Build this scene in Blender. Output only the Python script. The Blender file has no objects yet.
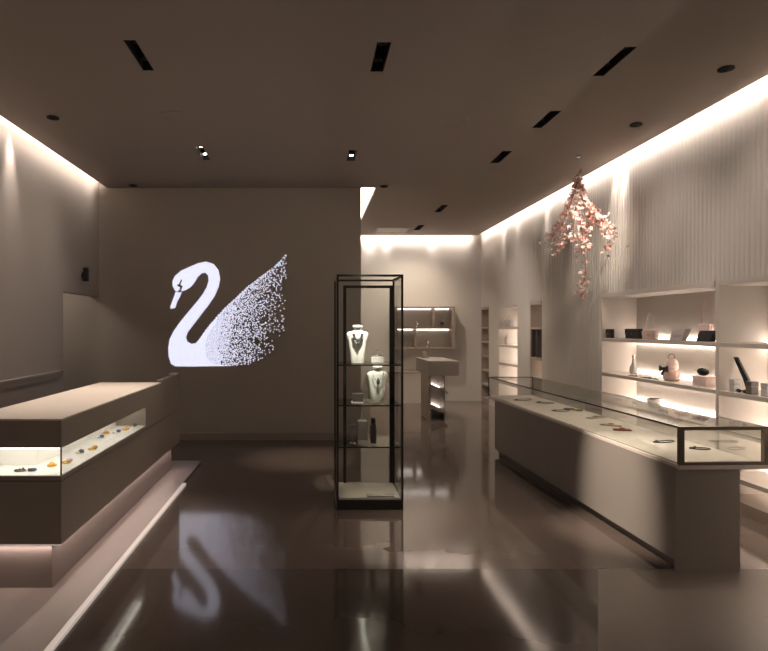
import bpy, bmesh, math, random
from mathutils import Vector, Matrix
random.seed(7)
S = bpy.context.scene
COL = S.collection
PI = math.pi
F, CX, CY, EYE = 600.0, 312.0, 327.0, 1.6
H = 3.57                                   # ceiling height

def at(x, y, D):                           # photo pixel + distance -> world point
    return Vector(((x-CX)/F*D, D, EYE-(y-CY)/F*D))

# ------------------------------------------------------------------ materials
def mat(name, col, rough=0.6, metal=0.0, var=0.06, scale=8.0, bump=0.0, emit=None, es=0.0, spec=0.5):
    m = bpy.data.materials.new(name); m.use_nodes = True
    nt = m.node_tree; b = nt.nodes['Principled BSDF']
    b.inputs['Roughness'].default_value = rough
    b.inputs['Metallic'].default_value = metal
    b.inputs['Specular IOR Level'].default_value = spec
    tc = nt.nodes.new('ShaderNodeTexCoord')
    nz = nt.nodes.new('ShaderNodeTexNoise'); nz.inputs['Scale'].default_value = scale
    nz.inputs['Detail'].default_value = 3
    nt.links.new(tc.outputs['Object'], nz.inputs['Vector'])
    cr = nt.nodes.new('ShaderNodeMix'); cr.data_type = 'RGBA'
    cr.inputs[6].default_value = (*[c*(1-var) for c in col], 1)
    cr.inputs[7].default_value = (*[min(1, c*(1+var)) for c in col], 1)
    nt.links.new(nz.outputs['Fac'], cr.inputs[0])
    nt.links.new(cr.outputs[2], b.inputs['Base Color'])
    if bump:
        bp = nt.nodes.new('ShaderNodeBump'); bp.inputs['Strength'].default_value = bump
        bp.inputs['Distance'].default_value = 0.01
        nt.links.new(nz.outputs['Fac'], bp.inputs['Height'])
        nt.links.new(bp.outputs['Normal'], b.inputs['Normal'])
    if emit:
        b.inputs['Emission Color'].default_value = (*emit, 1)
        b.inputs['Emission Strength'].default_value = es
    return m

def glass_mat(name, tint=(0.975, 0.98, 0.97), rough=0.02, k=0.4):
    m = bpy.data.materials.new(name); m.use_nodes = True
    nt = m.node_tree; nt.nodes.clear()
    out = nt.nodes.new('ShaderNodeOutputMaterial'); mx = nt.nodes.new('ShaderNodeMixShader')
    tr = nt.nodes.new('ShaderNodeBsdfTransparent'); gl = nt.nodes.new('ShaderNodeBsdfGlossy')
    fr = nt.nodes.new('ShaderNodeFresnel'); fr.inputs['IOR'].default_value = 1.35
    mu = nt.nodes.new('ShaderNodeMath'); mu.operation = 'MULTIPLY'; mu.inputs[1].default_value = k
    tr.inputs['Color'].default_value = (*tint, 1); gl.inputs['Roughness'].default_value = rough
    nt.links.new(fr.outputs[0], mu.inputs[0]); nt.links.new(mu.outputs[0], mx.inputs[0])
    nt.links.new(tr.outputs[0], mx.inputs[1]); nt.links.new(gl.outputs[0], mx.inputs[2])
    nt.links.new(mx.outputs[0], out.inputs[0])
    return m

M = dict(
    wall=mat('taupe_plaster', (0.36, 0.315, 0.275), 0.75, var=0.03, scale=3, bump=0.05),
    wall_ribbed=mat('ribbed_wall_paint', (0.46, 0.42, 0.375), 0.6, var=0.02, scale=4),
    wall_light=mat('cream_plaster', (0.5, 0.46, 0.42), 0.7, var=0.02, scale=3),
    ceiling=mat('ceiling_paint', (0.29, 0.24, 0.21), 0.8, var=0.03, scale=2),
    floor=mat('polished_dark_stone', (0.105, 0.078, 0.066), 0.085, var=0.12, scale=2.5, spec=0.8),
    floor_dark=mat('polished_darker_floor', (0.07, 0.051, 0.043), 0.085, var=0.12, scale=2.5, spec=0.8),
    floor_tan=mat('tan_floor', (0.17, 0.135, 0.115), 0.4, var=0.08, scale=14),
    platform=mat('pale_platform_stone', (0.31, 0.255, 0.235), 0.45, var=0.04, scale=10),
    counter=mat('taupe_lacquer', (0.27, 0.225, 0.19), 0.45, var=0.03, scale=5),
    counter_top=mat('pale_counter_laminate', (0.62, 0.54, 0.49), 0.4, var=0.02, scale=6),
    body=mat('grey_taupe_lacquer', (0.27, 0.235, 0.205), 0.5, var=0.03, scale=6),
    kick=mat('dark_kick_board', (0.09, 0.075, 0.065), 0.35),
    deck=mat('cream_display_fabric', (0.72, 0.66, 0.58), 0.8, var=0.03, scale=40),
    white=mat('white_lacquer', (0.8, 0.78, 0.74), 0.4, var=0.01),
    shelf=mat('pale_shelf_lacquer', (0.44, 0.385, 0.34), 0.4, var=0.02),
    shelf_brown=mat('brown_shelf_lacquer', (0.3, 0.235, 0.19), 0.5, var=0.04),
    black_metal=mat('blackened_steel', (0.022, 0.021, 0.018), 0.35, 0.5),
    black=mat('black_leather', (0.012, 0.012, 0.013), 0.45, var=0.2, scale=60, bump=0.2),
    void=mat('black_recess_lining', (0.008, 0.008, 0.008), 0.8),
    bronze=mat('brushed_bronze', (0.22, 0.18, 0.14), 0.35, 0.8),
    silver=mat('silver', (0.75, 0.74, 0.72), 0.2, 1.0),
    gold=mat('gold', (0.8, 0.52, 0.16), 0.25, 1.0),
    amber=mat('amber_stone', (0.8, 0.36, 0.03), 0.2),
    blue=mat('blue_stone', (0.04, 0.09, 0.25), 0.15),
    red=mat('dark_red_leather', (0.28, 0.07, 0.04), 0.5),
    grey_stone=mat('smoky_stone', (0.08, 0.085, 0.1), 0.15),
    pink=mat('dusty_pink_leather', (0.6, 0.42, 0.36), 0.5, var=0.05),
    rose=mat('pale_pink_leather', (0.72, 0.55, 0.5), 0.5, var=0.05),
    quilt=mat('pale_grey_quilting', (0.55, 0.5, 0.47), 0.5, var=0.25, scale=60, bump=0.6),
    bust=mat('white_velvet', (0.85, 0.84, 0.78), 0.8, var=0.01, emit=None),
    clear=mat('frosted_acrylic', (0.45, 0.42, 0.4), 0.25, var=0.15, scale=70),
    bark=mat('brown_bark', (0.2, 0.12, 0.09), 0.8, var=0.3, scale=60),
    petal=mat('pink_petal', (0.85, 0.6, 0.54), 0.6, var=0.15, scale=30),
    petal_pale=mat('pale_petal', (0.92, 0.84, 0.8), 0.6, var=0.1, scale=30),
    petal_deep=mat('deep_pink_petal', (0.75, 0.42, 0.37), 0.6, var=0.2, scale=30),
    swan=mat('lit_blue_white_crystal', (0.6, 0.6, 0.66), 0.3, var=0.12, scale=18, emit=(0.80, 0.82, 1.0), es=0.46),
    crystal=mat('lit_crystal_dot', (0.6, 0.6, 0.7), 0.3, var=0.12, scale=18, emit=(0.80, 0.81, 1.0), es=0.34),
    led=mat('warm_led', (1, 1, 1), 0.5, emit=(1.0, 0.89, 0.78), es=16.0),
    led_niche=mat('niche_led', (.8, .78, .75), 0.5, emit=(1.0, 0.9, 0.8), es=18.0),
    led_mid=mat('mid_led', (.8, .78, .75), 0.5, emit=(1.0, 0.9, 0.82), es=3.5),
    led_soft=mat('soft_led', (.5, .45, .41), 0.5, emit=(1.0, 0.84, 0.76), es=0.16),
    cove=mat('cove_led', (1, 1, 1), 0.5, emit=(1.0, 0.87, 0.77), es=9.0),
    case_led=mat('case_led', (1, 1, 1), 0.5, emit=(1.0, 0.93, 0.8), es=3.4),
    lamp=mat('lit_lamp', (1, 1, 1), 0.5, emit=(1.0, 0.9, 0.75), es=12.0),
    glass=glass_mat('clear_glass'),
    glass_shelf=glass_mat('smoked_shelf_glass', (0.88, 0.9, 0.88), 0.03),
)

# ------------------------------------------------------------------ mesh builder
class MB:
    def __init__(s): s.bm = bmesh.new()
    def box(s, x0, x1, y0, y1, z0, z1, bev=0.0, mtx=None):
        r = bmesh.ops.create_cube(s.bm, size=1.0)
        for v in r['verts']:
            v.co = Vector((x0+(v.co.x+.5)*(x1-x0), y0+(v.co.y+.5)*(y1-y0), z0+(v.co.z+.5)*(z1-z0)))
            if mtx: v.co = mtx @ v.co
        if bev:
            ed = list({e for v in r['verts'] for e in v.link_edges})
            bmesh.ops.bevel(s.bm, geom=ed, offset=bev, segments=2, affect='EDGES', profile=0.6)
        return s
    def quad(s, pts):
        s.bm.faces.new([s.bm.verts.new(p) for p in pts]); return s
    def prism(s, pts, d):                  # polygon (3D points) extruded by vector d
        a = [s.bm.verts.new(p) for p in pts]; b = [s.bm.verts.new(Vector(p)+Vector(d)) for p in pts]
        s.bm.faces.new(a); s.bm.faces.new(b[::-1])
        n = len(a)
        for i in range(n): s.bm.faces.new([a[i], b[i], b[(i+1) % n], a[(i+1) % n]][::-1])
        return s
    def loft(s, rings, cap=True, closed=False):
        rs = [[s.bm.verts.new(p) for p in r] for r in rings]
        n = len(rs[0]); m = len(rs)
        for i in range(m if closed else m-1):
            A, B = rs[i], rs[(i+1) % m]
            for j in range(n): s.bm.faces.new([A[j], A[(j+1) % n], B[(j+1) % n], B[j]])
        if cap and not closed:
            s.bm.faces.new(rs[0][::-1]); s.bm.faces.new(rs[-1])
        return s
    def lathe(s, prof, c=(0, 0, 0), n=16, sx=1, sy=1):
        return s.loft([[Vector((c[0]+r*sx*math.cos(2*PI*k/n), c[1]+r*sy*math.sin(2*PI*k/n), c[2]+z)) for k in range(n)] for r, z in prof])
    def tube(s, pts, r, n=6, closed=False):
        pts = [Vector(p) for p in pts]; rings = []; m = len(pts)
        for i, p in enumerate(pts):
            if closed: t = pts[(i+1) % m]-pts[i-1]
            else: t = pts[min(i+1, m-1)]-pts[max(i-1, 0)]
            t.normalize()
            up = Vector((0, 0, 1)) if abs(t.z) < 0.9 else Vector((0, 1, 0))
            a = t.cross(up).normalized(); b = t.cross(a)
            rr = r[i] if isinstance(r, (list, tuple)) else r
            rings.append([p+a*rr*math.cos(2*PI*k/n)+b*rr*math.sin(2*PI*k/n) for k in range(n)])
        return s.loft(rings, closed=closed)
    def ball(s, c, r, sub=2, sc=(1, 1, 1)):
        rr = bmesh.ops.create_icosphere(s.bm, subdivisions=sub, radius=1)
        for v in rr['verts']: v.co = Vector((c[0]+v.co.x*r*sc[0], c[1]+v.co.y*r*sc[1], c[2]+v.co.z*r*sc[2]))
        return s
    def ring(s, c, R, r, tilt=0, n=20, axis='z'):
        pts = []
        for k in range(n):
            a = 2*PI*k/n; p = Vector((R*math.cos(a), R*math.sin(a), 0))
            p = Matrix.Rotation(tilt, 3, 'X') @ p
            if axis == 'y': p = Vector((p.x, p.z, p.y))
            pts.append(Vector(c)+p)
        return s.tube(pts, r, 6, closed=True)
    def mesh(s, name, m, smooth=False):
        bmesh.ops.recalc_face_normals(s.bm, faces=s.bm.faces)
        me = bpy.data.meshes.new(name); s.bm.to_mesh(me); s.bm.free()
        me.materials.append(m)
        if smooth:
            for p in me.polygons: p.use_smooth = True
        return me
    def build(s, name, m, parent=None, smooth=False):
        o = bpy.data.objects.new(name, s.mesh(name, m, smooth)); COL.objects.link(o)
        if parent: o.parent = parent
        return o

def tag(o, label=None, cat=None, group=None, kind=None):
    if label: o['label'] = label
    if cat: o['category'] = cat
    if group: o['group'] = group
    if kind: o['kind'] = kind
    return o
def thing(name, label, cat, loc=(0, 0, 0), rz=0, group=None):
    o = bpy.data.objects.new(name, None); COL.objects.link(o); o.empty_display_size = 0.1
    o.location = loc; o.rotation_euler = (0, 0, rz)
    return tag(o, label, cat, group)
def solo(name, mb, m, loc, label, cat, group=None, rz=0, smooth=False):
    o = mb.build(name, m, None, smooth); o.location = loc; o.rotation_euler = (0, 0, rz)
    return tag(o, label, cat, group)
def struct(name, mb, m, label=None):
    o = mb.build(name, m); tag(o, label, None, None, 'structure'); return o
def copy_tree(o, parent=None):
    c = o.copy(); COL.objects.link(c)
    if parent: c.parent = parent
    for ch in list(o.children): copy_tree(ch, c)
    return c

# ------------------------------------------------------------------ room shell
XL, XR, YF, YB, YFAR, TOP = -3.02, 3.66, -1.6, 8.5, 13.0, 3.95
CEL, CER, CEFAR = -2.9, 3.56, 12.9
SWR = 0.694
ED = 3.97
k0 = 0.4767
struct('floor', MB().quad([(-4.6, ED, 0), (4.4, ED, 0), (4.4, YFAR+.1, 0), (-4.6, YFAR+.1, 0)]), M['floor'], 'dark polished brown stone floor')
struct('floor', MB().quad([(-4.6, YF, 0), (0, YF, 0), (0, 0, 0), (k0*ED, ED, 0), (-4.6, ED, 0)]), M['floor_dark'], 'darker polished floor in the foreground')  # same gloss as the main floor, only the base colour is darker
struct('floor', MB().quad([(0, YF, 0), (4.4, YF, 0), (4.4, ED, 0), (k0*ED, ED, 0), (0, 0, 0)]), M['floor_tan'], 'lighter tan floor at bottom right')  # lighter, rougher floor area; one edge follows a sight line from the camera

# ceiling with cut recesses
slots = [(-1.255, 4.12, .085, .49, 0), (0.50, 4.15, .10, .48, 0), (2.245, 4.22, .088, .49, 0), (2.225, 5.47, .10, .47, 0),
         (2.19, 6.72, .11, .49, 0), (2.15, 9.69, .11, .6, 0), (2.12, 11.6, .12, .6, 0), (-1.24, 6.57, .085, .51, 1), (0.46, 6.68, .10, .44, 1)]
holes = [(x-w/2, x+w/2, y, y+l) for x, y, w, l, _ in slots]
def ceiling_cells(x0, x1, y0, y1, hs):
    xs = sorted({x0, x1, *[v for h in hs for v in h[:2] if x0 < v < x1]})
    ys = sorted({y0, y1, *[v for h in hs for v in h[2:] if y0 < v < y1]})
    mb = MB()
    V = {}
    for i, x in enumerate(xs):
        for j, y in enumerate(ys): V[i, j] = mb.bm.verts.new((x, y, H))
    for i in range(len(xs)-1):
        for j in range(len(ys)-1):
            cx, cy = (xs[i]+xs[i+1])/2, (ys[j]+ys[j+1])/2
            if any(h[0] < cx < h[1] and h[2] < cy < h[3] for h in hs): continue
            mb.bm.faces.new([V[i, j], V[i, j+1], V[i+1, j+1], V[i+1, j]])
    return mb
def add_solid(o, t):
    md = o.modifiers.new('thickness', 'SOLIDIFY'); md.thickness = t; md.offset = -1; return o
mb = ceiling_cells(CEL, CER, YF, YB, holes)
c1 = struct('ceiling', mb, M['ceiling'], 'dim taupe ceiling'); 
mb = ceiling_cells(0.906, CER, YB, CEFAR, holes)
c2 = struct('ceiling', mb, M['ceiling'], 'taupe ceiling over the rear space')
for o in (c1, c2):
    # normals must face down so the slab grows upward
    for p in o.data.polygons:
        pass
    bm = bmesh.new(); bm.from_mesh(o.data)
    for f in bm.faces:
        if f.normal.z > 0: f.normal_flip()
    bm.to_mesh(o.data); bm.free(); add_solid(o, 0.03)
struct('trim_1', MB().box(-4.6, 4.4, YF-.1, YFAR+.1, TOP, TOP+.1), M['wall'], 'soffit above the cove slots')

# left wall with doorway
DY0, DZ = 7.28, 2.03
w = MB()
w.box(XL-.12, XL, YF, DY0, 0, TOP).box(XL-.12, XL, DY0, YB, DZ, TOP)
struct('wall_left', w, M['wall'], 'taupe wall washed from above')
struct('wall_passage', MB().box(-4.6, -4.5, 5.5, YB, 0, TOP).box(-4.5, XL-.12, 5.4, 5.5, 0, TOP), M['wall'])
struct('trim_2', MB().box(-4.5, XL-.12, 5.5, YB, 2.6, 2.65), M['ceiling'], 'low ceiling of the side passage')
# swan wall block
struct('wall_back', MB().box(-4.6, SWR, YB, YB+.25, 0, TOP).box(SWR-.2, SWR, YB+.25, YFAR, 0, TOP), M['wall'], 'brown wall carrying the swan')
struct('wall_far', MB().box(SWR-.2, 4.4, YFAR, YFAR+.1, 0, TOP), M['wall_light'], 'pale far wall of the rear space')
struct('wall_front', MB().box(-4.6, 4.4, YF-.1, YF, 0, TOP), M['wall'])
struct('baseboard_back', MB().box(XL, SWR, YB-.015, YB, 0.0, 0.1), M['counter'])

# right wall: ribbed sheets between and above the niches
NT = 2.02
niches = [(3.2, 7.6), (9.53, 10.07), (10.67, 11.78), (12.4, 12.97)]
def rib(mb, y0, y1, z0, z1, pitch=0.06, amp=0.011):
    n = max(2, int(round((y1-y0)/pitch))); prof = []
    for i in range(n):
        a = y0+(y1-y0)*i/n; p = (y1-y0)/n
        for t, d in ((0, 0), (.12, .6), (.3, 1), (.55, 1), (.75, .6), (.86, 0)):
            prof.append((a+p*t, XR-amp*d))
    prof.append((y1, XR))
    lo = [mb.bm.verts.new((x, y, z0)) for y, x in prof]; hi = [mb.bm.verts.new((x, y, z1)) for y, x in prof]
    for i in range(len(prof)-1): mb.bm.faces.new([lo[i], lo[i+1], hi[i+1], hi[i]])
    mb.quad([(XR, y0, z0), (XR+.02, y0, z0), (XR+.02, y0, z1), (XR, y0, z1)])
    mb.quad([(XR, y1, z0), (XR+.02, y1, z0), (XR+.02, y1, z1), (XR, y1, z1)])
w = MB(); y = YF
for a, b in niches:
    rib(w, y, a, 0, TOP); rib(w, a, b, NT, TOP); y = b
rib(w, y, YFAR, 0, TOP)
w.box(4.3, 4.4, YF, YFAR, 0, TOP)
struct('wall_right', w, M['wall_ribbed'], 'pale vertically ribbed wall')

# ------------------------------------------------------------------ cove lights
def cove(label, x0, x1, y0, y1, ztop=0.07):
    t = thing('cove_light', label, 'light', ((x0+x1)/2, (y0+y1)/2, H+.03), 0, 'cove lights along the ceiling edge')
    a, b = (x1-x0)/2, (y1-y0)/2
    MB().box(-a, a, -b, b, 0.0, 0.02).build('housing', M['white'], t)
    MB().box(-a+.003, a-.003, -b+.01, b-.01, 0.02, ztop).build('light_strip', M['cove'], t)
cove('long cove light strip above the left wall', CEL-.035, CEL-.005+.0, YF+.1, YB-.05)
cove('long cove light strip above the ribbed right wall', CER+.003, CER+.028, YF+.1, YFAR-.15)
cove('cove light strip above the pale far wall', 0.95, CER-.05, CEFAR+.003, CEFAR+.028)
t = thing('cove_light', 'short bright cove light slot at the right end of the swan wall', 'light', (0.80, 10.7, H+.035), 0, 'cove lights along the ceiling edge')
MB().box(-.105, .105, -2.1, 2.1, .02, .05).build('housing', M['white'], t)
MB().box(-.10, .10, -2.08, 2.08, .0, .02).build('diffuser', M['case_led'], t)

def spot(name, loc, tgt, power, size=60, blend=.6, col=(1, .86, .7), rad=.03):
    l = bpy.data.lights.new(name, 'SPOT'); l.energy = power; l.spot_size = math.radians(size); l.spot_blend = blend
    l.color = col; l.shadow_soft_size = rad
    o = bpy.data.objects.new(name, l); COL.objects.link(o); o.location = loc
    d = Vector(tgt)-Vector(loc); o.rotation_euler = d.to_track_quat('-Z', 'Y').to_euler(); return o
def area(name, loc, rot, sx, sy, power, col=(1, .86, .72)):
    l = bpy.data.lights.new(name, 'AREA'); l.shape = 'RECTANGLE'; l.size = sx; l.size_y = sy; l.energy = power; l.color = col
    o = bpy.data.objects.new(name, l); COL.objects.link(o); o.location = loc; o.rotation_euler = rot; return o

# throw of the cove strips down the walls, and softer pools where single lamps sit closer
CC = (1, .88, .80)
def wash(x, y, z, lx, ly, p, tilt):
    o = area('cove_wash', (x, y, z), tilt, lx, ly, p, CC); o.data.spread = math.radians(80); return o
wash(3.585, (YF+YFAR)/2, H+.05, .03, 14.2, 62, (0, math.radians(-14), 0))
wash(-2.93, 3.4, H+.05, .03, 9.8, 28, (0, math.radians(14), 0))
wash(2.2, 12.935, H+.05, 2.5, .03, 9, (math.radians(14), 0, 0))
def pools(lst):
    for x, y, tx, ty, p, sz in lst: spot('cove_spot', (x, y, H+.06), (tx, ty, 1.0), p, sz, 1.0, CC, .05)
pools([(3.59, 7.0, 3.74, 7.0, 160, 40), (3.59, 7.2, 3.74, 7.2, 110, 40), (3.59, 8.2, 3.74, 8.2, 110, 40), (3.59, 4.4, 3.74, 4.4, 40, 60), (3.59, 10.6, 3.74, 10.6, 30, 50),
       (-2.93, 6.0, -3.08, 6.0, 110, 40), (-2.93, 5.1, -3.08, 5.1, 90, 40), (1.25, 12.94, 1.25, 13.08, 40, 44), (1.6, 12.94, 1.6, 13.08, 40, 44), (2.6, 12.94, 2.6, 13.08, 25, 50), (3.59, 9.3, 3.74, 9.3, 60, 36), (3.59, 11.4, 3.74, 11.4, 50, 40)])

# ------------------------------------------------------------------ ceiling fixtures
slot_lab = ['unlit black slot recess in the ceiling at upper left', 'unlit black slot recess in the ceiling at top centre',
  'unlit black slot recess in the ceiling, largest and nearest on the right', 'second unlit black slot recess in the right-hand ceiling row',
  'third unlit black slot recess in the right-hand ceiling row', 'small unlit slot recess in the rear ceiling, nearer one',
  'smallest unlit slot recess in the ceiling near the far wall', 'lit slot fixture in the ceiling above the left part of the swan wall',
  'lit slot fixture in the ceiling above the glass tower']
for (x, y, w_, l_, lit), lab in zip(slots, slot_lab):
    t = thing('ceiling_slot_light', lab, 'ceiling light', (x, y+l_/2, H), 0, 'slot fixtures in the ceiling')
    a, b = w_/2, l_/2
    m = MB(); h = 0.14
    m.box(-a, -a+.004, -b, b, 0.001, h).box(a-.004, a, -b, b, 0.001, h).box(-a+.004, a-.004, -b, -b+.004, 0.001, h).box(-a+.004, a-.004, b-.004, b, 0.001, h).box(-a, a, -b, b, h, h+.005)
    m.build('recess_box', M['void'], t)
    for s in (-.28, .28):
        lm = MB().lathe([(.018, .13), (.03, .09), (.032, .04), (.026, .04), (.02, .07)], (0, s*l_, 0), 14).build('lamp_head', M['black_metal'], t, True)
        if lit:
            MB().lathe([(.0, .035), (.022, .036), (.022, .043), (0, .044)], (0, s*l_, 0), 14).build('bulb', M['lamp'], lm)
dls = [(53, 117, 'small dark round downlight in the ceiling near the left cove'), (133, 185, 'small dark round downlight close to the left end of the swan wall'),
       (384, 186, 'small dark round downlight in the ceiling right of the swan wall end'), (726, 68, 'nearest dark round downlight in the ceiling at upper right'),
       (636, 124, 'second dark round downlight along the right wall, beyond the nearest')]
for px, py, lab in dls:
    D = (H-EYE)*F/(CY-py)
    t = thing('ceiling_downlight', lab, 'ceiling light', ((px-CX)/F*D, D, H), 0, 'round downlights')
    MB().lathe([(.049, .0), (.056, -.004), (.056, -.014), (.046, -.016), (.0465, -.002)], n=24).build('trim_ring', M['void'], t, True)
    MB().lathe([(.0, -.001), (.046, -.002), (.03, -.02), (.0, -.03)], n=20).build('lens', M['void'], t, True)
for px, py, lab in ((175, 116, 'faint flush ceiling speaker frame at upper left'), (455, 120, 'faint flush ceiling speaker frame right of centre')):
    D = (H-EYE)*F/(CY-py)
    t = thing('flush_speaker', lab, 'ceiling speaker', ((px-CX)/F*D, D, H), 0, 'flush ceiling speakers')
    MB().ring((0, 0, -.003), .13, .004, n=32).build('rim', M['wall'], t, True)
    MB().lathe([(.0, -.0005), (.12, -.001), (.12, -.004), (0, -.005)], n=32).build('grille', M['ceiling'], t)
t = thing('ceiling_vent', 'pale rectangular air vent in the rear ceiling', 'vent', (1.62, 12.13, H))
MB().box(-.33, .33, -.26, .26, -.012, -.0005, .003).build('frame', M['wall_light'], t)
m = MB()
for k in range(9): m.box(-.3, .3, -.235+k*.053, -.205+k*.053, -.018, -.012)
m.build('slats', M['white'], t)

# speaker on left wall beside the doorway
t = thing('wall_speaker', 'small black speaker on the left wall above the doorway', 'speaker', (XL, 7.9, 2.2))
MB().box(0, .02, -.03, .03, .05, .12).build('bracket', M['black_metal'], t)
MB().box(.02, .075, -.035, .035, 0, .18, .008).build('housing', M['black'], t)
# rail ledge on left wall
t = thing('wall_ledge', 'long low brown ledge on the left wall behind the counter', 'ledge', (XL, 5.3, 1.0))
MB().box(0.001, .05, -2.2, 1.9, .05, .08, .003).build('shelf_board', M['counter'], t)
MB().box(0.001, .035, -2.2, 1.9, 0, .05).build('backing_rail', M['counter'], t)

# ------------------------------------------------------------------ swan emblem
def c4(x, y): return (150+x/4.07, 230+y/4.07)
def c6(x, y): return (150+x/4.65, 240+y/4.65)
body = [c6(*p) for p in [(118, 236), (106, 215), (105, 192), (116, 168), (145, 143), (185, 125), (225, 108), (262, 101), (296, 112), (318, 140), (326, 180), (319, 218),
    (300, 262), (268, 308), (235, 350), (202, 394), (176, 428), (167, 452), (173, 472), (192, 483), (213, 480), (228, 464)]]
body += [c4(*p) for p in [(222, 415), (250, 380), (276, 351), (268, 375), (252, 400), (232, 430), (222, 470), (225, 510), (250, 545), (330, 553)]]
body += [c6(*p) for p in [(300, 586), (200, 588), (118, 587), (98, 575), (87, 540), (86, 500), (92, 462), (110, 425), (140, 382), (180, 333), (218, 288),
    (246, 252), (264, 220), (273, 190), (271, 165), (258, 152), (240, 155), (222, 172), (208, 196), (190, 218), (168, 232), (150, 238), (140, 225), (128, 240)]]
beak = [c6(*p) for p in [(121, 240), (136, 245), (148, 241), (140, 262), (126, 288), (117, 316), (96, 319), (95, 312), (106, 280)]]
SX, SZ = (225-CX)/F*YB, EYE-(366-CY)/F*YB
def wp(x, y, d=0): return Vector(((x-CX)/F*YB-SX, d, EYE-(y-CY)/F*YB-SZ))
t = thing('swan_emblem', 'large glowing blue-white crystal swan emblem on the brown back wall', 'wall emblem', (SX, YB, SZ))
def plate(poly, name, m, d0=-.001, th=.008):
    return MB().prism([wp(x, y, d0) for x, y in poly], (0, -th, 0)).build(name, m, t)
bo = plate(body, 'neck_and_body', M['swan']); plate(beak, 'beak', M['swan'])
ex = [[c6(*p) for p in q] for q in ([(146, 182), (150, 188), (143, 205), (134, 212), (136, 203)], [(128, 206), (142, 208), (153, 215), (151, 221), (134, 217), (126, 213)],
      [(140, 216), (150, 222), (146, 232), (139, 226)])]
m = MB()
for q in ex: m.prism([wp(x, y, -.0092) for x, y in q], (0, -.002, 0))
m.build('eye_marking', M['counter'], t)
# wing: crystals, dense beside the neck, thinning out towards the tip
up = [c4(*p) for p in [(205, 440), (240, 390), (300, 322), (350, 275), (400, 228), (450, 190), (500, 155), (530, 125), (556, 95)]]
lo = [c4(*p) for p in [(205, 553), (330, 553), (400, 548), (460, 522), (500, 495), (530, 445), (550, 400), (555, 380), (558, 340)]]
def interp(c, x):
    for (x0, y0), (x1, y1) in zip(c, c[1:]):
        if x0 <= x <= x1: return y0+(y1-y0)*(x-x0)/(x1-x0)
    return None
dots = []
step = 1.22
x = up[0][0]+3; j = 0
while x < up[-1][0]+.5:
    yy0 = interp(up, x); yy1 = interp(lo, x) if x < lo[-1][0] else lo[-1][1]
    if x > 284.5: yy1 = 325
    if yy0 is None: yy0 = up[-1][1]
    y = yy0+.3+(j % 2)*step/2
    while y < yy1-.2:
        fx = (x-200)/(287-200)
        edge = (y-yy0)/max(6, (yy1-yy0))
        far = min(1, max(0, .72*fx+.5*edge*fx))
        if y < yy0+2.2: far *= .5
        prob = 1.0 if far < .2 else max(.12, 1.12-1.3*(far-.1))
        if random.random() < prob:
            r = random.uniform(.55, .68)*(1.3 if far < .2 else 1.15 if far < .34 else 1.0)
            dots.append((x+random.uniform(-.28, .28), y+random.uniform(-.28, .28), r, far))
        y += step
    x += step*.88; j += 1
dots.sort(key=lambda d: -(d[2]+d[3]*.6))
def crystal(mb, x, y, r):
    s = YB/F; c = wp(x, y, 0); n = 6
    o = [mb.bm.verts.new((c.x+r*s*math.cos(2*PI*k/n), -.001, c.z+r*s*math.sin(2*PI*k/n))) for k in range(n)]
    q = [mb.bm.verts.new((c.x+.55*r*s*math.cos(2*PI*k/n), -.0065, c.z+.55*r*s*math.sin(2*PI*k/n))) for k in range(n)]
    for k in range(n): mb.bm.faces.new([o[k], o[(k+1) % n], q[(k+1) % n], q[k]])
    mb.bm.faces.new(q)
for d in dots[:90]:
    m = MB(); crystal(m, *d[:3]); m.build('crystal', M['crystal'], t)
m = MB()
for d in dots[90:]: crystal(m, *d[:3])
tag(m.build('crystal_wing', M['crystal'], t), 'dense scatter of small lit crystals forming the wing', kind='stuff')

# ------------------------------------------------------------------ glass tower
TX0, TX1, TY0, TY1 = .215, .80, 5.25, 5.83
t = thing('display_tower', 'tall black-framed glass display tower standing on the dark floor', 'display case', ((TX0+TX1)/2, (TY0+TY1)/2, 0))
a, b = (TX1-TX0)/2, (TY1-TY0)/2; ZT = 2.06
MB().box(-a, a, -b, b, 0.0, .085, .004).build('base', M['black_metal'], t)
MB().box(-a+.025, a-.025, -b+.02, b-.02, .085, .10).build('display_deck', M['deck'], t)
m = MB(); r = .009
for sx in (-1, 1):
    for sy in (-1, 1):
        m2 = MB(); x_, y_ = sx*(a-r), sy*(b-r)
        m2.box(x_-r, x_+r, y_-r, y_+r, .085, ZT-.018); m2.build('post', M['black_metal'], t)
for q in ((-a, a, -b, -b+.018), (-a, a, b-.018, b), (-a, -a+.018, -b+.018, b-.018), (a-.018, a, -b+.018, b-.018)):
    m.box(*q, ZT-.018, ZT)
m.build('top_frame', M['black_metal'], t)
# inner door frame at the rear
ix0, ix1, yy = -a+.085, a-.018, b-.055
m = MB(); m.box(ix0, ix0+.03, yy, yy+.03, .1, 2.0).box(ix1-.034, ix1, yy, yy+.03, .1, 2.0).box(ix0+.03, ix1-.034, yy, yy+.03, 1.975, 2.0)
m.build('door_frame', M['black_metal'], t)
for nm, q in (('glass_pane', (-a+.018, a-.018, -b+.006, -b+.012)), ('glass_pane', (-a+.006, -a+.012, -b+.018, b-.018)), ('glass_pane', (a-.012, a-.006, -b+.018, b-.018))):
    MB().box(*q, .1, ZT-.018).build(nm, M['glass'], t)
MB().box(ix0+.03, ix1-.034, yy+.01, yy+.016, .1, 1.975).build('door_glass', M['glass'], t)
SH = [1.27, .915, .55]
for z in SH:
    s = MB().box(-a+.018, a-.018, -b+.018, yy-.005, z-.012, z).build('shelf', M['glass_shelf'], t)
    MB().box(-a+.018, a-.018, -b+.014, -b+.018, z-.012, z).build('shelf_edge', M['black_metal'], s)
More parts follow.
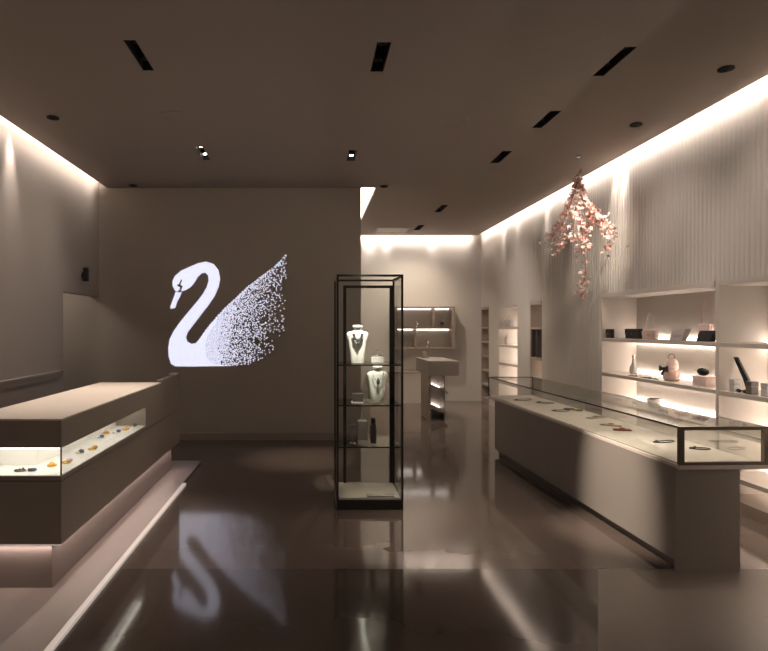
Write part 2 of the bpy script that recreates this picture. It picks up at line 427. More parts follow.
MB().box(-.02, .22, -b+.03, -b+.12, .10, .112, .003).build('plaque', M['clear'], t)

def bust(loc, label, sc=1):
    t = thing('necklace_bust', label, 'display bust', loc, 0, 'necklace busts in the glass tower')
    t.scale = (sc, sc, sc)
    prof = [(.052, 0, .4), (.056, .004, .42), (.07, .12, .4), (.084, .20, .38), (.098, .25, .36), (.1, .268, .34), (.085, .284, .36), (.045, .292, .6), (.036, .30, .85), (.036, .318, .95)]
    m = MB(); n = 24
    m.loft([[Vector((r*math.cos(2*PI*k/n), r*e*math.sin(2*PI*k/n)+ .02*(1-z/.3), z)) for k in range(n)] for r, z, e in prof])
    m.build('torso', M['bust'], t, True)
    MB().lathe([(.036, .318), (.044, .324), (.045, .338), (.038, .346), (.0, .348)], n=24).build('neck_cap', M['bust'], t, True)
def necklace(loc, label, heart, sc=1):
    t = thing('necklace', label, 'necklace', loc, 0, 'necklaces on the busts')
    t.scale = (sc, sc, sc)
    pts = [(.05*math.cos(PI*k/10), -.05-.004*math.sin(PI*k/10), .285-.075*math.sin(PI*k/10)) for k in range(11)]
    MB().tube(pts, .003, 5).build('chain', M['silver'], t, True)
    m = MB()
    if heart:
        for i in range(13):
            a = PI*i/12
            m.ball((.036*math.cos(a), -.053, .262-.05*math.sin(a)), .012)
        for p in ((0, .195), (-.012, .205), (.012, .205), (-.02, .22), (.02, .22), (0, .215), (0, .18)): m.ball((p[0], -.053, p[1]), .012)
    else:
        m.ball((0, -.052, .195), .016, 2, (1, .5, 1.7)).ball((0, -.052, .225), .009)
    m.build('pendant', M['grey_stone'], t, True)
p1 = at(357.5, 363, 5.45); p2 = at(377.5, 405, 5.45)
for p, z, lb, lh, hr in ((p1, SH[0], 'white velvet necklace bust on the upper glass shelf of the tower', 'silver heart-shaped collar necklace on the upper bust', True),
                     (p2, SH[1], 'white velvet necklace bust on the second glass shelf of the tower', 'dark teardrop pendant necklace on the lower bust', False)):
    sc_ = 1 if hr else .965
    bust((p.x, p.y, z+.001), lb, sc_); necklace((p.x, p.y, z+.001), lh, hr, sc_)
# other things in the tower
def tower_x(px, D): return (px-CX)/F*D
t = thing('jewellery_stand', 'small patterned clear stand beside the upper bust', 'display stand', (tower_x(377.5, 5.55), 5.56, SH[0]+.001))
MB().box(-.06, .06, -.03, .03, 0, .05, .004).build('block', M['clear'], t)
m = MB()
for k in range(5): m.ball((-.045+k*.0225, 0, .06), .012)
m.build('bead_row', M['silver'], t, True)
MB().ring((.01, 0, .085), .026, .004, tilt=PI/2).build('ring_loop', M['silver'], t, True)
t = thing('jewellery_box', 'dark square jewellery box on a white tray, second tower shelf', 'box', (tower_x(358, 5.4), 5.41, SH[1]+.001))
MB().box(-.06, .045, -.045, .045, 0, .012, .003).build('tray', M['white'], t)
MB().box(-.045, .045, -.035, .035, .012, .06, .004).build('case', M['kick'], t)
MB().box(-.047, .047, -.037, .037, .06, .085, .004).build('lid', M['kick'], t)
t = thing('earring_stand', 'small silver earring stand at left of the third tower shelf', 'display stand', (tower_x(352.5, 5.4), 5.41, SH[2]+.001))
MB().lathe([(.03, 0), (.03, .008), (.006, .014), (.004, .15), (.0, .152)], n=16).build('stem_and_foot', M['silver'], t, True)
MB().box(-.032, .032, -.006, .006, .15, .175, .003).build('crossbar', M['silver'], t)
t = thing('acrylic_block', 'pale frosted acrylic block in the middle of the third tower shelf', 'display block', (tower_x(363, 5.4), 5.45, SH[2]+.001))
MB().box(-.045, .04, -.04, .04, 0, .2, .004).build('block', M['clear'], t)
MB().box(-.045, .045, -.06, -.041, 0, .03, .003).build('foot_plate', M['white'], t)
t = thing('bottle', 'tall dark bottle at right of the third tower shelf', 'bottle', (tower_x(373.5, 5.4), 5.42, SH[2]+.001))
MB().lathe([(.027, 0), (.03, .01), (.03, .15), (.024, .17), (.016, .18)], n=20).build('body', M['kick'], t, True)
MB().lathe([(.018, .18), (.022, .185), (.022, .225), (.0, .23)], n=20).build('cap', M['black'], t, True)

# ------------------------------------------------------------------ right counter with glass case
rz = math.atan2(.08, 3.62)
t = thing('display_counter', 'long taupe counter with a glass jewellery case on top, right side', 'counter', (2.38, 3.93, 0), rz)
L = 3.62
MB().box(0.0, .43, 0, L, .07, .68).build('body', M['body'], t)
MB().box(.045, .40, .015, L-.03, 0, .07).build('kick_board', M['kick'], t)
MB().box(0, .43, -.005, 0.014, 0, .07).build('end_plinth', M['body'], t)
MB().box(0.004, .60, -.03, L+.3, .672, .70, .003).build('case_tray', M['counter_top'], t)
MB().box(0.024, .585, -.01, L+.28, .70, .708).build('display_deck', M['deck'], t)
cz0, cz1 = .70, .95
for q in ((.012, .042, -.03, 0), (.57, .60, -.03, 0)): MB().box(*q, cz0, cz1).build('corner_post', M['bronze'], t)
MB().box(.042, .57, -.03, 0, cz1-.022, cz1).build('end_rail', M['bronze'], t)
MB().box(.042, .57, -.03, -.0, cz0, cz0+.02).build('end_sill', M['bronze'], t)
for q in ((.012, .022, L+.29, L+.3), (.59, .60, L+.29, L+.3)): MB().box(*q, cz0, cz1).build('corner_post', M['black_metal'], t)
MB().box(.593, .598, 0, L+.29, cz1-.006, cz1-.001).build('top_rail', M['clear'], t)
for q in ((.012, .022, 0, L+.3), (.022, .59, L+.29, L+.3)): MB().box(*q, cz1-.012, cz1).build('top_rail', M['black_metal'], t)
MB().box(.015, .019, 0, L+.29, cz0, cz1-.012).build('front_glass', M['glass'], t)
MB().box(.593, .597, 0, L+.29, cz0, cz1-.012).build('back_glass', M['glass'], t)
MB().box(.042, .57, -.018, -.014, cz0+.02, cz1-.022).build('end_glass', M['glass'], t)
MB().box(.022, .59, 0, L+.29, cz1-.008, cz1-.004).build('top_glass', M['glass'], t)
MC = Matrix.Translation((2.38, 3.93, 0)) @ Matrix.Rotation(rz, 4, 'Z')
def deckpos(px, py, z=.709):
    D = (EYE-z)*F/(py-CY); return Vector(((px-CX)/F*D, D, z))
def bracelet(px, py, R, label, m, bead=False, rot=0, pos=None, grp='jewellery in the long glass case'):
    p = pos or deckpos(px, py)
    t = thing('bracelet', label, 'bracelet', p, rot, grp)
    MB().ring((0, 0, .007), R, .006, n=24).build('band', m, t, True)
    g = MB()
    for k in range(5): a = -.5+k*.25-PI/2; g.ball((R*math.cos(a), R*math.sin(a), .012), .009)
    g.build('stones', M['grey_stone'] if not bead else M['amber'], t, True)
def neckl(px, py, label, m, wx=.12, wy=.07, rot=0, pos=None, grp='jewellery in the long glass case', st=None):
    p = pos or deckpos(px, py)
    t = thing('necklace', label, 'necklace', p, rot, grp)
    pts = [(wx*math.cos(a), wy*math.sin(a)*(1+.15*math.sin(3*a)), .004) for a in [PI*.05+k*(PI*1.9)/18 for k in range(19)]]
    MB().tube(pts, .004, 5).build('chain', m, t, True)
    g = MB()
    for k in range(3): g.ball((-wx+.02+k*.012, (k-1)*.02, .009), .009)
    g.build('pendant', st or M['grey_stone'], t, True)
def slab_item(name, px, py, label, cat, m, sx, sy, sz, rot=0):
    p = deckpos(px, py)
    t = thing(name, label, cat, p, rot, 'jewellery in the long glass case')
    MB().box(-sx, sx, -sy, sy, 0, sz, .003).build('pad', m, t)
    MB().ring((0, 0, sz+.005), sy*.7, .004, n=16).build('ring_loop', M['gold'], t, True)
neckl(523, 400, 'thin dark necklace lying farthest down the long case', M['grey_stone'], .13, .06, .4)
neckl(545, 403, 'fine brown necklace second from the far end of the long case', M['bronze'], .10, .06, -.3)
neckl(561, 411, 'dark necklace curled left of the two bracelets in the long case', M['grey_stone'], .1, .06, .2)
bracelet(569, 409.5, .05, 'dark beaded bracelet lying left of the gilt bracelet in the long case', M['grey_stone'])
bracelet(577.5, 411, .045, 'gilt bracelet mid-way down the long case', M['gold'])
slab_item('ring_tray', 596, 418, 'grey padded ring tray with gold ring mid-way down the long case', 'tray', M['clear'], .11, .035, .01, .5)
slab_item('watch_strap', 611, 425.5, 'flat tan leather strap with gold ring in the long case', 'leather strap', M['pink'], .09, .03, .01, -.5)
slab_item('leather_bracelet', 622, 430.5, 'dark red leather cuff lying on the cream deck of the long case', 'bracelet', M['red'], .07, .028, .014, -.3)
neckl(664, 442, 'thin dark chain near the near end of the long case', M['grey_stone'], .1, .03, .3)
neckl(700, 449, 'dark chain with pendant at the near end of the long case', M['kick'], .07, .035, -.2)

# ------------------------------------------------------------------ left counter
X0, Y0 = -1.5, 3.59
t = thing('sales_counter', 'large brown counter with a lit wrap-around showcase window, left side', 'counter', (X0, Y0, 0.02))
zb, z1, z2, zt = .28, .685, .856, 1.03
W, LC, LE = -.61, 2.38, 3.2
# lower band, upper band, closing block beyond the window
MB().box(W, 0, 0, LE, zb, z1).build('lower_body', M['counter'], t)
WIN = 1.83
MB().box(W, 0, 0, LC, z2, zt-.012).build('upper_body', M['counter'], t)
MB().box(W, 0, WIN, LE, z1, z2).build('solid_end_block', M['counter'], t)
MB().box(-.06, 0, LC, LE, z2, zt+.02).build('raised_end_panel', M['counter'], t)
MB().box(W, -.06, LC, LE, z2, zt-.1).build('end_cabinet', M['counter'], t)
MB().box(W, 0, 0, LC, zt-.012, zt+.0, .003).build('counter_top', M['counter_top'], t)
MB().box(W, -.27, .27, WIN, z1, z2).build('showcase_core', M['white'], t)
MB().box(W, -.002, .002, WIN, z1, z1+.006).build('showcase_deck', M['white'], t)
MB().box(W, -.004, .0, .0035, z1+.006, z2).build('front_glass', M['glass'], t)
MB().box(-.0035, 0, .0, WIN, z1+.006, z2).build('side_glass', M['glass'], t)
MB().box(-.006, 0.002, -.002, .005, z1+.006, z2).build('glass_corner', M['kick'], t)
MB().box(W, -.03, .03, .045, z2-.012, z2-.001).build('case_light', M['case_led'], t)
MB().box(-.045, -.03, .045, WIN-.03, z2-.012, z2-.001).build('case_light', M['case_led'], t)
MB().box(W, 0.002, -.002, LE, z1-.03, z1-.024).build('ledge_line', M['kick'], t)  # dark line along the ledge below the showcase window
MB().box(W+.04, -.075, .045, LE-.07, 0, zb).build('plinth', M['platform'], t)
MB().box(W+.04, -.015, .012, .036, zb-.012, zb).build('light_strip', M['led_soft'], t)
MB().box(-.03, -.015, .028, LE-.1, zb-.012, zb).build('light_strip', M['led_soft'], t)
MB().box(-.09, -.01, LE-.12, LE-.02, zt+.02, zt+.034, .003).build('card_plate', M['white'], t)
area('counter_under_glow', (X0-.3, Y0+.024, .28), (math.radians(-10), 0, 0), .5, .02, .3, (1, .8, .7))
area('counter_under_glow', (X0-.04, Y0+1.6, .285), (0, math.radians(-18), 0), .03, 3.0, 1.7, (1, .8, .72))
area('showcase_glow', (X0-.14, Y0+.95, .86), (0, 0, 0), .16, 1.7, .8, (1, .94, .84))
area('showcase_glow', (X0-.35, Y0+.14, .86), (0, 0, 0), .5, .16, .3, (1, .94, .84))
# items in showcase
zd = .02+z1+.0065
def inside(px, py):
    return deckpos(px, py, zd)
G = 'jewellery in the lit showcase window'
neckl(0, 0, 'dark pendant necklace at far left of the lit showcase', M['grey_stone'], .035, .02, 0, Vector((-1.80, 3.70, zd)), G)
bracelet(0, 0, .022, 'small blue bracelet second from the left in the lit showcase', M['blue'], False, 0, Vector((-1.73, 3.71, zd)), G)
def trinket(px, py, name, lab, cat, m, m2, dx=0):
    p = inside(px, py); p.x = min(max(p.x, -1.75), -1.58); p.y = min(max(p.y, 3.66), 5.34)
    t = thing(name, lab, cat, p, random.uniform(-1, 1), G)
    MB().ring((0, 0, .006), .026, .005, n=18).build('band', m, t, True)
    MB().ball((0.018, -.012, .018), .017, 2, (1.2, 1, .8)).build('stone', m2, t, True)
for px, py, nm, lab, cat, m1, m2 in [
    (52, 466, 'ring', 'amber-stoned ring next to the glass corner of the lit showcase', 'ring', 'gold', 'amber'),
    (66, 463, 'brooch', 'tan brooch just right of the glass corner in the lit showcase', 'brooch', 'gold', 'pink'),
    (80, 453, 'bracelet', 'smoky-stoned bracelet left of the largest amber piece in the showcase', 'bracelet', 'silver', 'grey_stone'),
    (92, 449.5, 'bracelet', 'largest amber bracelet half-way along the lit showcase window', 'bracelet', 'gold', 'amber'),
    (101, 438, 'earring', 'blue stone earring beyond the largest amber piece', 'earring', 'silver', 'blue'),
    (106, 433.5, 'ring', 'small amber ring beside the blue stone earring', 'ring', 'gold', 'amber'),
    (116, 433, 'brooch', 'dark blue brooch in the farther half of the lit showcase', 'brooch', 'silver', 'blue'),
    (125, 430, 'earring', 'gold earring in the farther half of the lit showcase', 'earring', 'gold', 'amber'),
    (136, 425, 'ring', 'smoky stone ring at the far end of the lit showcase', 'ring', 'silver', 'grey_stone')]:
    trinket(px, py, nm, lab, cat, M[m1], M[m2])

# platform beneath the left counter
t = thing('platform', 'pale low platform with a lit edge under the left counter', 'platform', (-1.275, 3.0, 0))
MB().box(XL+1.29, -.036, -4.5, 4.1, 0, .02).build('slab', M['platform'], t)
MB().box(-.036, 0, -4.5, 3.08, 0, .02, .002).build('light_strip', M['led_soft'], t)

# ------------------------------------------------------------------ niche shelving
XB = 4.1
def shelving(y0, y1, label, levels, cols=(), lights=True, brown=False, plinth=True, led='led'):
    t = thing('niche_shelving', label, 'shelves', (XR, y0, 0), 0, 'shelving niches in the ribbed wall')
    w_ = y1-y0; d = XB-XR; mm = M['shelf_brown'] if brown else M['shelf']
    MB().box(d, d+.02, 0, w_, 0, NT+.0).build('back_panel', M['wall_light'], t)
    MB().box(0.0, d, 0, .022, 0, NT-.0).build('side_panel', mm, t)
    MB().box(0.0, d, w_-.022, w_, 0, NT-.0).build('side_panel', mm, t)
    MB().box(-.012, d, .022, w_-.022, NT-.05, NT).build('top_panel', mm, t)
    if plinth: MB().box(0.01, d, .022, w_-.022, 0, .1).build('plinth', M['shelf_brown'], t)
    for z in levels:
        s = MB().box(-.005, d-.025, .022, w_-.022, z-.038, z, .002).build('shelf', mm, t)
        if lights:
            MB().box(d-.022, d-.006, .05, w_-.05, z-.042, z+.006).build('light_strip', M[led], s)
    for c, za, zb_ in cols:
        MB().box(0, d, c-.01, c+.01, za, zb_).build('divider', M['kick'] if brown else mm, t)
    return t
LV = [1.46, 1.03, .69, .30]
shelving(5.42, 7.6, 'lit niche shelving bay with handbags behind the long counter', LV)
shelving(3.2, 5.42, 'lit niche shelving bay at the right edge of the view', LV)
shelving(9.53, 10.07, 'narrow niche shelving with a dark box frame, beyond the blossom branch', [1.6, 1.1, .78, .4], [(.05, 1.1, 1.57), (.46, 1.1, 1.57), (.27, 1.1, 1.57)], True, True, led='led_niche')
shelving(10.67, 11.78, 'brightly lit middle niche shelving in the rear part of the ribbed wall', [1.6, 1.26, .92, .55, .25], led='led_niche')
shelving(12.4, 12.97, 'farthest narrow niche shelving close to the far wall', [1.6, 1.3, 1.0, .7, .4], brown=True, led='led_mid')

def sp(px, X, z): return Vector((X, X*F/(px-CX), z+.001))
GB = 'handbags and clutches on the top shelf'
def clutch(px, X, z, w_, h_, m, label, tilt=0, group=GB, dep=.045, clasp=True):
    t = thing('clutch_bag', label, 'bag', sp(px, X, z), 0, group)
    mt = Matrix.Rotation(tilt, 4, 'Y')
    o = MB().box(0, dep, -w_/2, w_/2, 0, h_, .012).build('body', m, t); 
    f = MB().box(-.006, 0, -w_/2+.004, w_/2-.004, h_*.45, h_-.004, .002).build('flap', m, t)
    if clasp: MB().box(-.011, -.006, -.012, .012, h_*.42, h_*.52, .002).build('clasp', M['gold'], t)
    return t
def strap(t, w_, h_, H2, m, r=.004):
    pts = [(.02, -w_*.4*math.cos(PI*k/12), h_+(H2)*math.sin(PI*k/12)**.8) for k in range(13)]
    MB().tube(pts, r, 5).build('strap', m, t, True)
s1 = LV[0]
clutch(608.5, 3.70, s1, .13, .115, M['black'], 'black clutch bag at the left end of the top shelf')
clutch(632, 3.82, s1, .32, .12, M['black'], 'wide black clutch bag standing left of the pink chain bag')
b_ = clutch(648.5, 3.84, s1, .27, .10, M['rose'], 'small pink chain bag right of the wide black clutch'); strap(b_, .2, .1, .2, M['pink'], .003)
def tilted(px, z, w_, h_, lean, m, label, X=3.8):     # slanted parallelogram clutch
    t = thing('clutch_bag', label, 'bag', sp(px, X, z), 0, GB)
    m0 = MB().prism([(0, -w_/2, 0.0), (0, w_/2, 0.0), (0, w_/2-lean, h_), (0, -w_/2-lean, h_)], (.05, 0, 0))
    m0.build('body', m, t)
    MB().prism([(-.006, -w_/2-lean*.45, h_*.45), (-.006, w_/2-lean*.45, h_*.45), (-.006, w_/2-lean, h_), (-.006, -w_/2-lean, h_)], (.006, 0, 0)).build('flap', m, t)
    MB().tube([(.03, w_/2-.02-lean, h_-.01), (.06, w_/2+.02, h_*.6), (.06, w_/2+.01, .004)], .004, 5).build('wrist_strap', M['black'] if m is M['black'] else M['silver'], t, True)
tilted(675, s1, .22, .12, .08, M['quilt'], 'pale grey quilted clutch leaning on the top shelf')
b_ = clutch(703.5, 3.92, s1, .17, .17, M['rose'], 'beige bag with long thin chain behind the slanted black clutch'); strap(b_, .14, .17, .3, M['pink'], .003)
tilted(702.5, s1, .2, .105, .07, M['black'], 'slanted black clutch at the right end of the top shelf', 3.73)
# second shelf
s2 = LV[1]
t = thing('pendant_stand', 'thin dark pendant stand at left of the second shelf', 'display stand', sp(613, 3.86, s2), 0)
MB().lathe([(.03, 0), (.03, .01), (.005, .015), (.005, .27), (0, .272)], n=12).build('stem_and_foot', M['bronze'], t, True)
MB().ball((-.02, 0, .12), .018, 2, (.6, 1, 2)).build('pendant', M['bronze'], t, True)
t = thing('perfume_bottle', 'pale slender bottle left of the centre on the second shelf', 'bottle', sp(633.5, 3.88, s2), 0)
MB().lathe([(.03, 0), (.045, .03), (.042, .08), (.015, .14), (.01, .2)], n=16).build('body', M['clear'], t, True)
MB().ball((0, 0, .215), .02).build('stopper', M['silver'], t, True)
neckl(0, 0, 'long thin gold necklace lying at front of the second shelf', M['gold'], .03, .16, 0, sp(636, 3.72, s2), 'necklaces lying on the second shelf')
neckl(0, 0, 'dark necklace lying on the second shelf nearer the pink bucket bag', M['grey_stone'], .035, .14, 0, sp(650, 3.74, s2), 'necklaces lying on the second shelf')
t = thing('bucket_bag', 'pink bucket bag with black bow and pale frill on the second shelf', 'bag', sp(671.5, 3.8, s2))
MB().lathe([(.06, 0), (.078, .02), (.082, .07), (.066, .11), (.05, .125)], n=20).build('body', M['pink'], t, True)
MB().lathe([(.05, .11), (.066, .14), (.062, .19), (.045, .225), (.02, .24), (0, .242)], n=20).build('gathered_top', M['rose'], t, True)
MB().prism([(-.06, 0, .13), (-.075, -.07, .165), (-.075, -.07, .10)], (-.02, 0, 0)).prism([(-.06, 0, .13), (-.075, .07, .10), (-.075, .07, .165)], (-.02, 0, 0)).prism([(-.07, .0, .13), (-.075, .05, .06), (-.075, .02, .05)], (-.015, 0, 0)).ball((-.08, 0, .132), .018).build('bow', M['black'], t, True)
MB().ring((0, 0, .25), .035, .006, tilt=PI/2).build('handle', M['bronze'], t, True)
t = thing('display_block', 'low pale pink display block at the right end of the second shelf', 'display block', sp(707, 3.84, s2))
MB().box(-.08, .08, -.1, .1, 0, .09, .004).build('block', M['rose'], t)
t = thing('coin_purse', 'small rounded black purse on the low pale pink display block', 'bag', sp(703, 3.8, s2+.092))
MB().ball((0, 0, .042), .05, 3, (.8, 1.4, .8)).build('body', M['black'], t, True)
MB().tube([(0, -.055+.011*k, .068+.012*math.sin(PI*k/10)) for k in range(11)], .005, 6).build('frame_clasp', M['silver'], t, True)
# third shelf
s3 = LV[2]
t = thing('bowl', 'white round bowl on the third shelf', 'bowl', sp(654.5, 3.85, s3))
MB().lathe([(.03, 0), (.05, .01), (.075, .06), (.08, .1), (.076, .1), (.068, .06), (.04, .02), (0, .015)], n=24).build('bowl_body', M['white'], t, True)
MB().lathe([(.08, .1), (.083, .104), (.078, .106), (.076, .1)], n=24).build('rim', M['silver'], t, True)
for px, lab in ((622, 'low pale gift box at the left of the third shelf'), (682, 'low pale gift box right of the white bowl on the third shelf'), (700, 'low pale gift box at the right end of the third shelf')):
    t = thing('gift_box', lab, 'box', sp(px, 3.82, s3), 0, 'gift boxes on the third shelf')
    MB().box(-.04, .04, -.06, .06, 0, .025, .003).build('tray', M['rose'], t); MB().box(-.042, .042, -.062, .062, .025, .04, .003).build('lid', M['white'], t)
# right bay
t = thing('scarf', 'dark scarf draped against the shelf post in the right bay', 'scarf', (3.8, 5.29, s2+.001))
pts = [(0, .08, .30), (0, .03, .22), (0, -.04, .12), (0, -.09, .02)]
MB().loft([[Vector((p[0]-.01, p[1]-.012-i*.008, p[2])), Vector((p[0]+.01, p[1]-.012-i*.008, p[2])), Vector((p[0]+.015, p[1]+.012+i*.003, p[2])), Vector((p[0]-.02, p[1]+.012+i*.003, p[2]))] for i, p in enumerate(pts)]).build('folds', M['black'], t)
for k, (px, w_, h_, m_, lab) in enumerate([(735, .06, .11, 'clear', 'clear ridged case beside the dark scarf in the right bay'), (752, .07, .11, 'kick', 'dark upright watch box in the right bay'), (767.5, .07, .11, 'clear', 'upright pale watch box cut by the right edge of the photo')]):
    t = thing('watch_box', lab, 'box', sp(px, 3.72, s2), 0, 'watch boxes in the right bay')
    MB().box(-.03, .03, -w_/2, w_/2, 0, h_*.6, .003).build('base', M[m_], t); MB().box(-.031, .031, -w_/2-.001, w_/2+.001, h_*.6+.002, h_, .003).build('lid', M[m_], t)
t = thing('sunglasses', 'dark folded sunglasses lying at the front of the right bay shelf', 'sunglasses', sp(742, 3.70, s2))
for s in (-1, 1): MB().ball((0, s*.04, .018), .03, 2, (.35, 1, .6)).build('lens', M['black'], t, True)
MB().tube([(0, -.012, .022), (0, .012, .022)], .004, 5).build('bridge', M['black'], t, True)
MB().tube([(.01, .07, .018), (.035, 0, .012), (.04, -.06, .006)], .004, 5).build('temple', M['black'], t, True)

# tiny goods in the middle lit niche
for k, (px, z, m_, w_, lab) in enumerate([(509, 1.6, 'clear', .3, 'pale bag on the highest shelf of the middle rear niche'), (507, 1.26, 'clear', .14, 'small grey box on the second shelf of the middle rear niche')]):
    t = thing('small_bag', lab, 'bag', sp(px, 3.78, z))
    MB().box(-.03, .05, -w_/2, w_/2, 0, .14, .012).build('body', M[m_], t)
    MB().tube([(0, -w_*.3*math.cos(PI*i/8), .135+.07*math.sin(PI*i/8)) for i in range(9)], .005, 5).build('handle', M['bronze'], t, True)

# ------------------------------------------------------------------ far wall boxes
D = 12.72
t = thing('wall_shelf_unit', 'brown open wall shelf unit with staggered compartments on the far wall', 'shelves', (1.85, 13.0, 1.18))
def fx(px): return (px-CX)/F*D-1.85
def fz(py): return EYE-(py-CY)/F*D-1.18
x0, x1, zt_, zm, zb2 = fx(396), fx(455), fz(306.5), fz(327.5), fz(349)
def hb(nm, a, b, c, d_): MB().box(a, b, -.28, -.001, c, d_).build(nm, M['shelf_brown'], t)
hb('top_panel', x0, x1, zt_-.035, zt_); hb('middle_shelf', x0+.03, x1-.05, zm-.035, zm); hb('bottom_panel', x0, x1, zb2, zb2+.035)
hb('side_panel', x0, x0+.03, zb2+.035, zt_-.035); hb('side_panel', x1-.05, x1, zb2+.035, zt_-.035)
hb('divider', fx(433), fx(433)+.04, zm, zt_-.035); hb('divider', fx(414.5), fx(414.5)+.04, zb2+.035, zm-.035)
MB().box(x0+.03, x1-.05, -.012, -.001, zb2+.035, zt_-.035).build('back_panel', M['wall_light'], t)
MB().box(x0+.06, x1-.08, -.03, -.014, zt_-.05, zt_-.036).build('light_strip', M['led_mid'], t)
MB().box(x0+.06, x1-.08, -.03, -.014, zm-.05, zm-.036).build('light_strip', M['led_mid'], t)
def trin(px, py, lab, m_, nm, cat):
    p = at(px, py, 12.85); z = 1.18+(zm if py < 330 else zb2+.035)+.001
    t = thing(nm, lab, cat, (p.x, 12.85, z), 0)
    MB().lathe([(.04, 0), (.045, .01), (.012, .02), (.012, .06)], n=12).build('foot', M[m_], t, True)
    MB().ball((0, 0, .095), .04, 2, (1, .5, 1)).build('disc', M[m_], t, True)
trin(417, 318, 'tiny silver ornament in the upper left compartment of the far wall unit', 'silver', 'ornament', 'ornament')
trin(428, 343, 'tiny silver ornament in the lower compartment of the far wall unit', 'silver', 'ornament', 'ornament')
trin(442, 325, 'tiny dark ornament in the upper right compartment of the far wall unit', 'black', 'ornament', 'ornament')

t = thing('side_board', 'low pale sideboard against the far wall left of the lit pedestal', 'sideboard', (1.62, 12.98, 0))
MB().box(-.42, .78, -.4, -.005, .62, .66, .004).build('top_panel', M['shelf_brown'], t)
MB().box(-.40, .76, -.38, -.005, 0, .62).build('body', M['shelf'], t)

t = thing('display_pedestal', 'taupe pedestal with overhanging top block and tilted lit shelves in the rear', 'display stand', (1.99, 10.2, 0))
MB().box(0, .51, 0, 1.3, .77, 1.02, .004).build('top_block', M['body'], t)
MB().box(-.002, .045, .05, .75, 0, .77).build('side_panel', M['counter'], t)
MB().box(.045, .35, .70, .74, 0, .77).build('back_panel', M['shelf'], t)
MB().box(.33, .35, .35, .70, 0, .77).build('side_panel', M['counter'], t)
for z in (.62, .26):
    s = MB().prism([(.046, .08, z), (.34, .08, z-.13), (.34, .08, z-.17), (.046, .08, z-.04)], (0, .6, 0)).build('sloped_shelf', M['shelf_brown'], t)
    MB().prism([(.06, .66, z+.012), (.32, .66, z-.103), (.32, .66, z-.118), (.06, .66, z-.003)], (0, .02, 0)).build('light_strip', M['led_mid'], s)
# flat box on top
t = thing('ornament_stand', 'small brown stand on the pedestal top block in the rear', 'display stand', (2.1, 11.2, 1.021))
MB().box(-.07, .07, -.05, .05, 0, .02, .003).build('foot', M['shelf_brown'], t); MB().box(-.04, .04, -.02, .02, .02, .12, .003).build('riser', M['shelf_brown'], t)

# ------------------------------------------------------------------ hanging blossom branch
BD = 6.9
root = at(578, 172, BD)
t = thing('blossom_branch', 'hanging cluster of pink blossom branches in front of the ribbed wall', 'hanging flowers', (root.x, BD, H))
O = Vector((root.x, BD, H))
MB().tube([(0, 0, -.002), (0, 0, root.z-H)], .003, 6).build('wire', M['silver'], t)
MB().lathe([(.03, 0), (.03, -.015), (.006, -.03)], n=16).build('ceiling_cap', M['silver'], t, True)
lines = [[(578, 172), (577, 190), (580, 215), (583, 240), (586, 262), (584, 280), (581, 299)], [(577, 180), (570, 200), (562, 222), (551, 234), (543, 243)],
  [(577, 185), (568, 210), (566, 232), (563, 252)], [(580, 185), (590, 205), (592, 222), (588, 240), (586, 252)],
  [(580, 195), (592, 212), (600, 222), (606, 235), (603, 258)], [(596, 218), (604, 224), (609, 224)], [(577, 200), (572, 225), (574, 246)], [(578, 178), (584, 195), (586, 212)]]
samples = []
for li, ln in enumerate(lines):
    dy = [0, -.2, .18, .15, -.15, .1, -.12, .2][li]; pts = []
    for i, (px, py) in enumerate(ln):
        p = at(px, py, BD)-O; p.y += dy*i/len(ln); pts.append(p)
    fine = []
    for a_, b2 in zip(pts, pts[1:]):
        for k in range(4): fine.append(a_.lerp(b2, k/4)+Vector((random.uniform(-.008, .008), random.uniform(-.01, .01), 0)))
    fine.append(pts[-1])
    MB().tube(fine, [.009*(1-.7*i/len(fine)) for i in range(len(fine))], 5).build('branch', M['bark'], t, True)
    n = len(fine)*8
    for k in range(n):
        u = random.random(); i = int(u*(len(fine)-1)); p = fine[i].lerp(fine[i+1], random.random())
        spread = .034 if u > .25 else .02
        if u > .8: spread = .045
        if li == 0 and .55 < u < .8 and random.random() < .6: continue
        samples.append((p+Vector((random.gauss(0, spread), random.gauss(0, spread), random.gauss(0, spread)))))
def blossom_mesh(mb, mtx, r=.022):
    for k in range(5):
        a = 2*PI*k/5; R = Matrix.Rotation(a, 4, 'Z')
        q = [Vector((0, 0, 0)), Vector((r*.45, r*.6, r*.25)), Vector((0, r*1.15, r*.4)), Vector((-r*.45, r*.6, r*.25))]
        vs = [mb.bm.verts.new(mtx @ (R @ v)) for v in q]
        mb.bm.faces.new(vs)
    for a in range(3):
        v = [mb.bm.verts.new(mtx @ (Matrix.Rotation(2*PI*a/3, 4, 'Z') @ x)) for x in (Vector((r*.1, 0, 0)), Vector((0, r*.12, 0)), Vector((r*.12, r*.1, r*.5)))]
        mb.bm.faces.new(v)
bms = []
for mm_ in ('petal', 'petal_pale', 'petal_deep'):
    b0 = MB(); blossom_mesh(b0, Matrix.Identity(4)); bms.append(b0.mesh('blossom', M[mm_]))
random.shuffle(samples)
def rmat(p):
    s = random.uniform(.75, 1.2)
    return Matrix.Translation(p) @ Matrix.Rotation(random.uniform(0, 6.28), 4, 'Z') @ Matrix.Rotation(random.uniform(0, 2.6), 4, 'X') @ Matrix.Scale(s, 4)
for p in samples[:95]:
    o = bpy.data.objects.new('blossom', random.choice(bms)); COL.objects.link(o); o.parent = t; o.matrix_local = rmat(p)
rest = samples[95:]
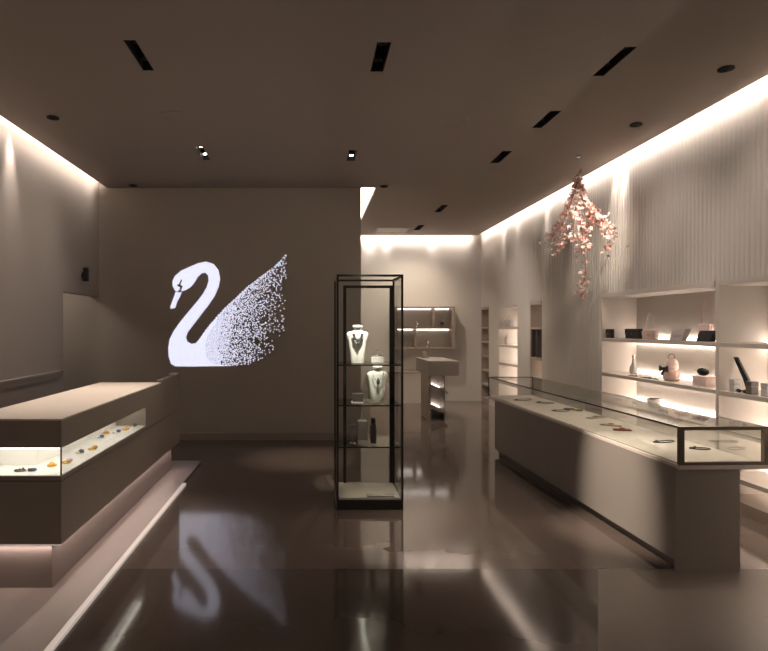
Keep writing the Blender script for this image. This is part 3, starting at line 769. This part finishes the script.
for nm, mm_ in (('blossom_mass', 'petal'), ('pale_blossom_mass', 'petal_pale'), ('deep_blossom_mass', 'petal_deep')):
    sub = rest[{'petal': 0, 'petal_pale': 1, 'petal_deep': 2}[mm_]::3]; b0 = MB()
    for p in sub: blossom_mesh(b0, rmat(p))
    o = b0.build(nm, M[mm_], t); o['kind'] = 'stuff'

# ------------------------------------------------------------------ lights
# ceiling slots / downlights, with some added fill
spot('slot_fill_spot', (2.22, 5.7, H+.02), (2.34, 5.9, .35), 0, 30)
spot('downlight', (0.50, 4.55, H-.02), (2.40, 4.68, .30), 560, 21, 1.0, (1, .86, .72))
spot('downlight', (0.46, 6.75, H-.02), (0.5, 5.5, 1.2), 90, 22, .7, (1, .9, .78))
spot('downlight', (0.50, 4.3, H-.02), (0.44, 5.45, 1.35), 800, 13, .8, (1, .92, .8))
spot('downlight', (-1.24, 6.7, H-.02), (-1.9, 5.0, 1.0), 170, 50, .9)
spot('downlight', (-2.43, 5.63, H-.05), (-1.9, 4.7, 1.0), 110, 55, .9)
spot('downlight', (3.14, 5.82, H-.05), (2.65, 5.6, .7), 60, 70, .9)
spot('downlight', (3.15, 4.56, H-.05), (2.65, 4.6, .7), 45, 70, .9)
spot('downlight', (2.15, 10.0, H-.02), (2.15, 10.1, 0), 90, 110, .9)
spot('downlight', (2.12, 11.9, H-.02), (2.1, 12.9, .8), 70, 110, .9)
area('passage_lamp', (-3.9, 7.6, 2.55), (math.radians(20), 0, 0), .5, .5, 5)
spot('downlight', (3.14, 5.82, H-.05), (3.25, 6.9, 2.75), 90, 40, .9)
for y in (4.6, 5.9, 7.2): spot('slot_fill_spot', (2.22, y, H-.01), (3.66, y+.1, 2.0), 34, 75, 1.0, CC, .04)  # soft fill added to brighten the ribbed wall; the slots themselves are unlit
spot('slot_fill_spot', (2.15, 10.0, H-.01), (3.6, 10.6, 1.7), 40, 75, 1.0, CC, .04)
spot('slot_fill_spot', (-1.24, 6.9, H-.01), (-3.0, 6.4, 2.2), 25, 70, 1.0, CC, .04)
spot('slot_fill_spot', (0.46, 6.85, H-.01), (-.15, 7.3, 0), 160, 26, 1.0)
spot('slot_fill_spot', (0.50, 4.5, H-.01), (1.0, 4.7, 0), 110, 34, 1.0)
# weak general fill light added behind the viewpoint, no real source there
area('front_fill', (.3, -1.3, 2.0), (math.radians(90), 0, 0), 6.0, 2.6, 6, (1, .84, .74))
W_ = bpy.data.worlds.new('World'); S.world = W_; W_.use_nodes = True
bgn = W_.node_tree.nodes['Background']; bgn.inputs[0].default_value = (.9, .78, .7, 1); bgn.inputs[1].default_value = 0.02

# ------------------------------------------------------------------ camera
cam = bpy.data.cameras.new('camera'); cam.sensor_width = 36; cam.lens = 36*F/768
cam.shift_x = (384-CX)/768; cam.shift_y = (CY-325.5)/768
co = bpy.data.objects.new('camera', cam); COL.objects.link(co); co.location = (0, 0, EYE); co.rotation_euler = (PI/2, 0, 0)
S.camera = co
vs = S.view_settings
vs.view_transform = 'Standard'; vs.look = 'None'; vs.gamma = 1; vs.use_curve_mapping = False; vs.exposure = 1.08
